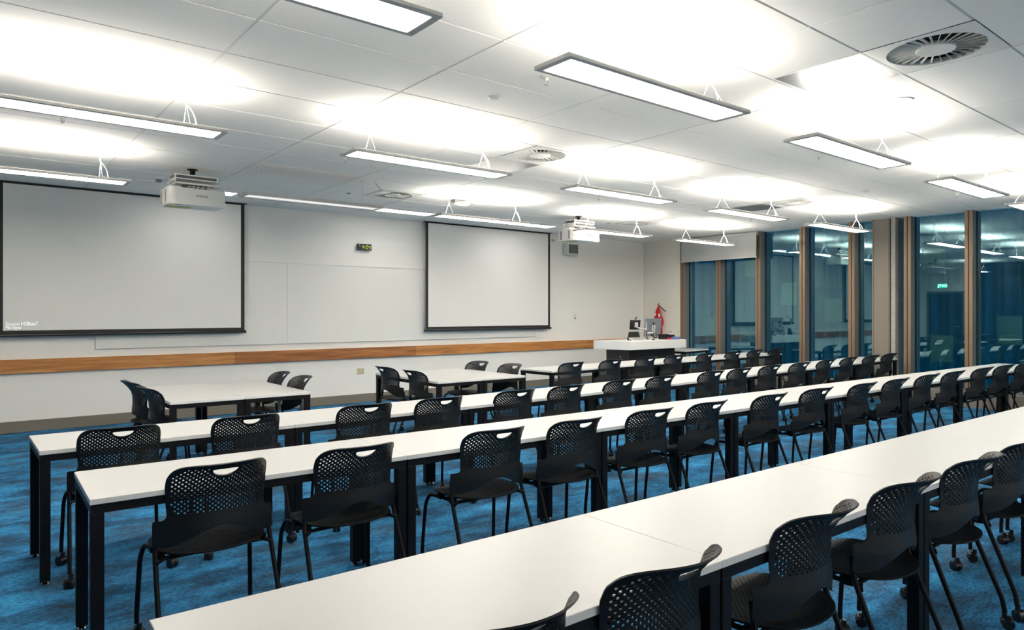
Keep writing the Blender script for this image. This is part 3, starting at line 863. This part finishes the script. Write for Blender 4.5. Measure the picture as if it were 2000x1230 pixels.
# ------------------------------------------------------------------ chairs
half = [(0, .826), (.06, .8255), (.12, .823), (.160, .816), (.188, .799), (.203, .770), (.207, .73), (.2055, .69), (.202, .65), (.199, .625)]
wing = [(.202, .604), (.214, .592), (.236, .589), (.2455, .585), (.2475, .56), (.2475, .50), (.245, .484), (.232, .479), (.19, .483), (.14, .500), (.09, .526), (.04, .546)]
rightside = half+wing
full = rightside+[(0, .552)]+[(-x, z) for x, z in reversed(rightside[1:])]
def densify(p, s=.012):
    out = []
    for i in range(len(p)):
        a = p[i]; b = p[(i+1) % len(p)]; d = math.hypot(b[0]-a[0], b[1]-a[1]); n = max(1, int(d/s))
        for k in range(n): out.append((a[0]+(b[0]-a[0])*k/n, a[1]+(b[1]-a[1])*k/n))
    return out
outline = densify(catmull(full, 3), .012)
hx, hz = .052, .800
handle = [(-hx, hz-.002), (-hx+.006, hz), (-.02, hz+.001), (.02, hz+.001), (hx-.006, hz), (hx, hz-.002)]
for k in range(1, 12):
    a = PI*k/12; handle.append((hx*math.cos(a), hz-.004-.030*math.sin(a)))
BT = [(.47, -.194), (.55, -.199), (.62, -.192), (.68, -.194), (.72, -.205), (.76, -.231), (.79, -.259), (.83, -.302)]
def back_map(x, z):
    c = 1.42+.72*max(0, min(1, (z-.70)/.11))
    y = interp(z, BT)+c*x*x*(1+.5*abs(x))
    return Vector((x, y, z+.006*max(0, min(1, (z-.6)/.15))))
cent = []
row = 0; z = .803
while z > .603:
    off = .0 if row % 2 == 0 else .0115
    k = -9
    while k <= 9:
        x = k*.023+off; k += 1
        if not pip(x, z, outline) or segdist(x, z, outline) < .0165: continue
        if pip(x, z, handle) or segdist(x, z, handle) < .012: continue
        if z < .625+.9*max(0, .14-abs(x))*.18-.01 and abs(x) < .05: pass
        if z < .612+.10*max(0, abs(x)-.14): continue
        cent.append((x, z))
    z -= .0092; row += 1
extra = []
for i in range(-12, 13):
    for j in range(12):
        x = i*.02; z = .485+j*.0102
        if (z > .603 and abs(x) < .18) or z < .56-1.6*x*x and abs(x) < .12: continue
        if pip(x, z, outline) and segdist(x, z, outline) > .008: extra.append((x, z))
back_me = shell('backrest', outline, [handle], cent, .0040, 8, extra, back_map, .0055, M['plastic'])

# seat
so = []
for k in range(64):
    a = 2*PI*k/64; c, s = math.cos(a), math.sin(a); e = 2/2.9 if s > 0 else 2/2.35
    so.append((.232*abs(c)**e*(1 if c >= 0 else -1), .0+(.205*abs(s)**e if s > 0 else -.212*abs(s)**e)))
so = densify(so, .014)
def seat_map(x, y):
    z = .452-.012*math.exp(-(x/.13)**2-((y+.05)/.15)**2)
    if y > .12: z -= 2.6*(y-.12)**2
    if y < -.13: z += .6*(y+.13)**2
    z += .10*x*x
    return Vector((x, y, z))
sc = []; row = 0; y = -.185
while y < .20:
    off = 0 if row % 2 == 0 else .0115
    for k in range(-10, 11):
        x = k*.023+off
        if pip(x, y, so) and segdist(x, y, so) > .024: sc.append((x, y))
    y += .0105; row += 1
seat_me = shell('seat', so, [], sc, .0036, 6, [], seat_map, .007, M['seatp'])

def caster_mesh():
    bm = bmesh.new()
    for s in (-1, 1):
        cyl(bm, (s*.004, 0, .025), (s*.021, 0, .025), .025, n=20)
        cyl(bm, (s*.021, 0, .025), (s*.0235, 0, .025), .021, .019, n=20)
    box(bm, -.004, -.012, .02, .004, .018, .058)
    cyl(bm, (0, .012, .045), (0, .012, .075), .011, n=12)
    # hood
    for k in range(6):
        a0 = math.radians(15+k*22); a1 = math.radians(15+(k+1)*22)
        p = [(x, math.cos(a)*.0285, .025+math.sin(a)*.0285) for x in (-.021, .021) for a in (a0, a1)]
        bm.faces.new([bm.verts.new(q) for q in (p[0], p[1], p[3], p[2])])
    me = bpy.data.meshes.new('caster'); bmesh.ops.recalc_face_normals(bm, faces=bm.faces)
    bm.to_mesh(me); bm.free(); me.materials.append(M['rubber']); return me
caster_me = caster_mesh()
def make_chair():
    t = empty('chair')
    link('seat', seat_me, t); link('backrest', back_me, t)
    R = .0105
    for s in (-1, 1):
        # rear leg: from the back wing down and backwards
        bm = bmesh.new(); tube(bm, [(s*.232, -.088, .540), (s*.238, -.098, .46), (s*.248, -.232, .13), (s*.249, -.242, .07)], R, 10, rad=.05)
        lg = mesh('leg', bm, M['steel'], t, True)
        c = link('caster', caster_me, lg); c.location = (s*.249, -.252, 0); c.rotation_euler = (0, 0, s*.5)
        # front leg: under the seat rail then down and forwards
        bm = bmesh.new(); tube(bm, [(s*.212, .060, .428), (s*.226, .150, .426), (s*.240, .172, .37), (s*.250, .192, .12), (s*.250, .192, .07)], R, 10, rad=.07, seg=7)
        lg = mesh('leg', bm, M['steel'], t, True)
        c = link('caster', caster_me, lg); c.location = (s*.250, .182, 0); c.rotation_euler = (0, 0, 2.6*s)
        bm = bmesh.new(); tube(bm, [(s*.239, -.125, .420), (s*.212, -.11, .428), (s*.212, .062, .428)], .0095, 8, rad=.03)
        box(bm, s*.212-.016, -.09, .418, s*.212+.016, -.05, .448, 0, .003); box(bm, s*.212-.016, .03, .418, s*.212+.016, .07, .446, 0, .003)
        mesh('side_rail', bm, M['steel'], t, True)
    bm = bmesh.new(); tube(bm, [(-.212, .02, .424), (.212, .02, .424)], .009, 8); tube(bm, [(-.212, -.09, .424), (.212, -.09, .424)], .009, 8)
    mesh('cross_bar', bm, M['steel'], t, True)
    return t
C0 = make_chair(); cused = False
rnd = random.Random(11)
def place_chair(hx_, hy_, face, label, group, jit=.03):
    """hx_, hy_: position of the grip opening; face: direction the sitter looks (radians from +Y)"""
    global cused
    o = C0 if not cused else copy_tree(C0); cused = True
    rz = face+rnd.uniform(-jit, jit)
    fx, fy = -math.sin(rz), math.cos(rz)
    o.location = (hx_*.9915+fx*.256, hy_*.9915+fy*.256, 0); o.rotation_euler = (0, 0, rz)
    tag(o, label, 'chair', group)
rows = dict(
 C=([.945, 1.476, 2.233, 2.919, 3.607, 4.20, 4.93, 5.60], [1.11, 1.103, 1.092, 1.091, 1.084, 1.06, 1.05, 1.05], 'table row nearest the camera', 'chairs at the nearest row'),
 B=([.895, 1.529, 2.342, 2.942, 3.63, 4.261, 5.034, 5.743, 6.487, 7.15, 7.895, 8.584, 9.374, 10.12, 10.85, 11.45], [3.046, 3.016, 2.984, 2.957, 2.957, 2.958, 2.930, 2.918, 2.875, 2.862, 2.861, 2.855, 2.82, 2.82, 2.80, 2.78], 'second table row from the camera', 'chairs at the second row'),
 A=([.73, 1.431, 2.252, 2.872, 3.636, 4.255, 5.002, 5.626, 6.486, 7.067, 7.759, 8.493, 9.286, 10.035, 10.763, 11.457], [4.350, 4.345, 4.360, 4.360, 4.395, 4.430, 4.480, 4.491, 4.497, 4.524, 4.553, 4.575, 4.636, 4.682, 4.695, 4.727], 'third table row from the camera', 'chairs at the third row'),
 D=([6.189, 6.969, 7.74, 8.429, 9.30, 10.106, 10.76, 11.457], [6.40, 6.44, 6.48, 6.52, 6.59, 6.62, 6.63, 6.65], 'far table row before the lectern', 'chairs at the far row'))
def front(key, x):
    if key == 'A':
        k = max(i for i in range(8) if jA[i] <= max(x, jA[0]))
        return yA[k]+[.006, .010, .022, .03, .045, .04, .045, .045][k]*(x-jA[k])
    return dict(C=fC, B=fB, D=fD)[key](x)
for key in 'CBAD':
    xs, ys, rn, gp = rows[key]
    for k, (x, y) in enumerate(zip(xs, ys)):
        lim = (front(key, x)-.122)/.9915
        if y > lim: x *= lim/y; y = lim
        place_chair(x, y, 0, 'black perforated chair, %s along the %s' % (ORD[k], rn), gp)
for x, y, f, lb in ((1.235, 7.23, -PI/2, 'back left corner of the left square table pair'), (1.245, 6.58, -PI/2, 'front left corner of the left square table pair'),
                    (2.741, 7.267, PI/2, 'back right corner of the left square table pair'), (2.731, 6.664, PI/2, 'front right corner of the left square table pair'),
                    (3.899, 7.313, -PI/2, 'back left corner of the table pair nearer the lectern'), (3.891, 6.662, -PI/2, 'front left corner of the table pair nearer the lectern'),
                    (5.336, 7.267, PI/2, 'back right corner of the table pair nearer the lectern'), (5.382, 6.644, PI/2, 'front right corner of the table pair nearer the lectern')):
    place_chair(x, y, f, 'black chair at the '+lb, 'chairs around the paired tables', .05)

# ------------------------------------------------------------------ lectern
t = empty('lectern', (9.2, 8.2, 0)); tag(t, 'white lectern desk with black cabinet base near the windows', 'lectern')
bm = bmesh.new(); prism(bm, [(0.03, -.01), (1.62, 0), (1.62, .74), (-.14, .72)], .795, .95)
bmesh.ops.bevel(bm, geom=bm.edges[:], offset=.003, segments=1, affect='EDGES')
mesh('desktop', bm, M['lecw'], t)
bm = bmesh.new(); box(bm, .13, .10, .06, 1.40, .66, .795, 0, .003); box(bm, .16, .14, 0, 1.37, .62, .06); mesh('base_cabinet', bm, M['cabinet'], t)
for x in (.135, .77):
    bm = bmesh.new(); box(bm, x+.005, .088, .08, x+.62, .10, .78, 0, .002); dr = mesh('door', bm, M['cabinet'], t)
    bm = bmesh.new(); kx = x+.57 if x < .5 else x+.05; cyl(bm, (kx, .088, .735), (kx, .072, .735), .009, n=12); mesh('knob', bm, M['chrome'], dr, True)
bm = bmesh.new(); cyl(bm, (.13, .30, .66), (.12, .30, .66), .010, n=12); mesh('side_lock', bm, M['chrome'], t)

Z0 = .95
# monitor with grey back on a white arm
t = empty('monitor', (10.17, 8.50, Z0), 0); tag(t, 'grey backed computer monitor tilted on a white arm, on the lectern', 'monitor')
bm = bmesh.new(); box(bm, -.27, -.012, -.16, .27, .012, .17, 0, .005, 2); sh = mesh('shell', bm, M['mongrey'], t)
sh.location = (.03, 0, .225); sh.rotation_euler = (.10, .0, .12)
bm = bmesh.new(); box(bm, -.255, .0122, -.148, .255, .0135, .158); s_ = mesh('display', bm, M['clock'], sh)
bm = bmesh.new(); box(bm, -.05, -.030, -.06, .05, -.012, .05, 0, .004); box(bm, -.02, -.06, -.03, .02, -.03, .02); mesh('mount_plate', bm, M['white'], sh)
bm = bmesh.new(); tube(bm, [(.0, -.05, .17), (-.06, -.12, .14), (-.15, -.10, .13), (-.20, -.04, .13)], .016, 10, rad=.04)
cyl(bm, (-.20, -.04, .0), (-.20, -.04, .33), .017, n=16); lathe(bm, [(0, 0), (.055, 0), (.055, .010), (.02, .016), (0, .016)], (-.20, -.04, 0), 20); mesh('arm', bm, M['white'], t, True)
bm = bmesh.new()
tube(bm, [(-.12, -.09, .12), (-.05, -.12, .04), (.02, -.10, .05), (.05, -.08, .12)], .008, 6, rad=.05); tube(bm, [(-.20, -.06, .17), (-.24, -.08, .06), (-.20, -.09, .01)], .010, 6, rad=.05)
tube(bm, [(-.16, -.08, .15), (-.10, -.11, .06), (.01, -.11, .02), (.08, -.07, .10)], .007, 6, rad=.05); mesh('cables', bm, M['rubber'], t, True)
# small touch panel on arm
t = empty('touch_panel', (9.66, 8.42, Z0)); tag(t, 'small black touch panel on a white bracket at the lectern left end', 'touch panel')
bm = bmesh.new(); box(bm, -.10, -.008, -.09, .10, .008, .09, 0, .004); sh = mesh('shell', bm, M['clock'], t); sh.location = (-.02, .02, .285); sh.rotation_euler = (.2, 0, -.45)
bm = bmesh.new(); box(bm, -.012, -.022, -.045, .05, -.008, .045, 0, .003); mesh('mount_plate', bm, M['white'], sh)
bm = bmesh.new(); tube(bm, [(0, -.01, .24), (.06, -.05, .21), (.20, -.02, .20), (.30, .04, .20)], .015, 10, rad=.03); mesh('arm', bm, M['white'], t, True)
bm = bmesh.new(); tube(bm, [(.01, .04, .36), (.03, .05, .395)], .004, 6); cyl(bm, (.025, .05, .385), (.055, .05, .42), .011, .013, n=10); mesh('microphone', bm, M['rubber'], t, True)
# gooseneck microphone
t = empty('gooseneck_microphone', (10.06, 8.36, Z0)); tag(t, 'thin black gooseneck microphone in front of the grey monitor', 'microphone')
bm = bmesh.new(); tube(bm, [(0, 0, .01), (.0, 0, .14), (.03, .03, .27), (.06, .05, .30)], .0035, 8, rad=.06); mesh('stem', bm, M['rubber'], t, True)
bm = bmesh.new(); lathe(bm, [(0, 0), (.032, 0), (.032, .012), (.01, .018), (0, .018)], n=18); mesh('base', bm, M['rubber'], t, True)
bm = bmesh.new(); lathe(bm, [(0, -.02), (.016, -.014), (.022, .002), (.016, .02), (0, .026)], (.065, .052, .30), 14); mesh('foam_head', bm, M['rubber'], t, True)
# telephone/tilted control unit with pale keypad
t = empty('desk_phone', (9.57, 8.36, Z0), -.35); t.scale = (1.25, 1.25, 1.25); tag(t, 'black desk phone with tilted screen and pale keypad on the lectern', 'phone')
bm = bmesh.new(); v = [(-.08, .03, .0), (.10, .03, 0), (.10, .12, 0), (-.08, .12, 0), (-.06, .09, .125), (.10, .09, .125), (.10, .105, .125), (-.06, .105, .125)]
vs = [bm.verts.new(p) for p in v]
for f in ((0,3,2,1),(4,5,6,7),(0,1,5,4),(1,2,6,5),(2,3,7,6),(3,0,4,7)): bm.faces.new([vs[i] for i in f])
bmesh.ops.bevel(bm, geom=bm.edges[:], offset=.004, segments=1, affect='EDGES'); mesh('screen_unit', bm, M['clock'], t)
bm = bmesh.new(); vs = [bm.verts.new(p) for p in ((-.12, -.10, 0), (.07, -.10, 0), (.09, .04, 0), (-.09, .04, 0), (-.12, -.10, .012), (.07, -.10, .012), (.09, .04, .045), (-.09, .04, .045))]
for f in ((0,3,2,1),(4,5,6,7),(0,1,5,4),(1,2,6,5),(2,3,7,6),(3,0,4,7)): bm.faces.new([vs[i] for i in f])
kp = mesh('keypad', bm, M['white'], t)
bm = bmesh.new()
for i in range(6):
    for j in range(4):
        x = -.085+i*.026; y = -.08+j*.026; z = .0125+(y+.10)*.236; box(bm, x, y, z, x+.018, y+.016, z+.004)
mesh('keys', bm, M['grey'], kp)
bm = bmesh.new(); tube(bm, [(9.56, 8.30, Z0+.006), (9.50, 8.36, Z0+.006), (9.46, 8.28, Z0+.006), (9.40, 8.34, Z0+.006), (9.50, 8.42, Z0+.006)], .006, 6, rad=.05)
box(bm, 9.47, 8.30, Z0, 9.53, 8.36, Z0+.022, 0, .004)
tag(mesh('coiled_cable', bm, M['rubber'], None, True), 'black coiled cable lying at the left of the lectern top', 'cable')
# black box with jars
t = empty('storage_box', (10.56, 8.46, Z0)); tag(t, 'black open box at the right end of the lectern top', 'box')
bm = bmesh.new(); box(bm, -.16, -.07, 0, .16, .07, .085, 0, .004); mesh('tray', bm, M['cabinet'], t)
bm = bmesh.new(); box(bm, -.165, -.075, .085, -.02, .075, .10, 0, .003); mesh('lid', bm, M['cabinet'], t)
for k, (dx, lb) in enumerate(((.02, 'left'), (.075, 'middle'), (.13, 'right'))):
    j = empty('jar', (10.56+dx, 8.45, Z0+.086)); tag(j, 'tiny clear white jar with black top on the black box, %s of three' % lb, 'jar', 'small jars on the lectern')
    bm = bmesh.new(); lathe(bm, [(0, 0), (.019, 0), (.020, .028), (.013, .036), (0, .036)], n=14); mesh('body', bm, M['alu2'], j, True)
    bm = bmesh.new(); cyl(bm, (0, 0, .034), (0, 0, .056), .008, n=10); mesh('cap', bm, M['rubber'], j, True)
bm = bmesh.new(); box(bm, 10.54, 8.25, Z0, 10.71, 8.34, Z0+.05, 0, .012, 2)
tag(mesh('tissue_packet', bm, M['blue']), 'blue and white packet in front of the black box on the lectern', 'packet')
bm = bmesh.new(); box(bm, 10.44, 8.30, Z0, 10.50, 8.36, Z0+.035, 0, .008, 2)
tag(mesh('small_pouch', bm, M['red']), 'small red pouch beside the blue packet on the lectern', 'pouch')
# red cloth hanging on the wall in the corner
t = empty('hanging_cloth', (WX, 9.86, 1.26)); tag(t, 'red cloth hanging from a black rod on the corner wall', 'cloth')
prof = [(.36, .010, .015), (.30, .028, .03), (.24, .045, .04), (.18, .060, .05), (.12, .085, .06), (.05, .105, .06), (-.02, .10, .06), (-.08, .065, .05), (-.13, .030, .04), (-.20, .045, .045), (-.30, .075, .05)]
bm = bmesh.new(); rings = []
for z, w, d in prof:
    ring = []
    for k in range(28):
        a = 2*PI*k/28; fold = 1+.16*math.sin(5*a+z*9)
        ring.append(bm.verts.new((-.07+d*.9*math.cos(a)*fold, w*math.sin(a)*fold+.035*math.sin(z*9), z)))
    rings.append(ring)
for a, b in zip(rings, rings[1:]):
    for k in range(28): bm.faces.new((a[k], a[(k+1) % 28], b[(k+1) % 28], b[k]))
bm.faces.new(rings[0][::-1]); bm.faces.new(rings[-1])
mesh('draped_fabric', bm, M['red'], t, True, 60)
bm = bmesh.new(); cyl(bm, (-.05, .05, .37), (-.05, -.17, .22), .011, n=10); cyl(bm, (-.05, .05, .37), (0, .05, .40), .006, n=8); mesh('rod', bm, M['rubber'], t, True)
bm = bmesh.new(); box(bm, -.135, -.07, .10, -.122, -.035, .17); box(bm, -.128, .05, .13, -.115, .075, .18); mesh('white_patch', bm, M['lit'], t)

# ------------------------------------------------------------------ world, camera, render look
w = bpy.data.worlds.new('dusk'); SC.world = w; w.use_nodes = True
bg = w.node_tree.nodes['Background']; bg.inputs[0].default_value = (.04, .40, .80, 1); bg.inputs[1].default_value = .33

cam = bpy.data.cameras.new('camera'); co = bpy.data.objects.new('camera', cam); COL.objects.link(co)
co.location = (0, 0, 1.455); co.rotation_euler = (PI/2, 0, -.6764)
cam.sensor_width = 36; cam.lens = 36*1356.5/2000; cam.shift_y = (610.4-615)/2000
cam.clip_start = .02; cam.clip_end = 200
SC.camera = co
SC.view_settings.view_transform = 'Standard'; SC.view_settings.look = 'None'
SC.view_settings.gamma = 1; SC.view_settings.use_curve_mapping = False
SC.view_settings.exposure = 1.84
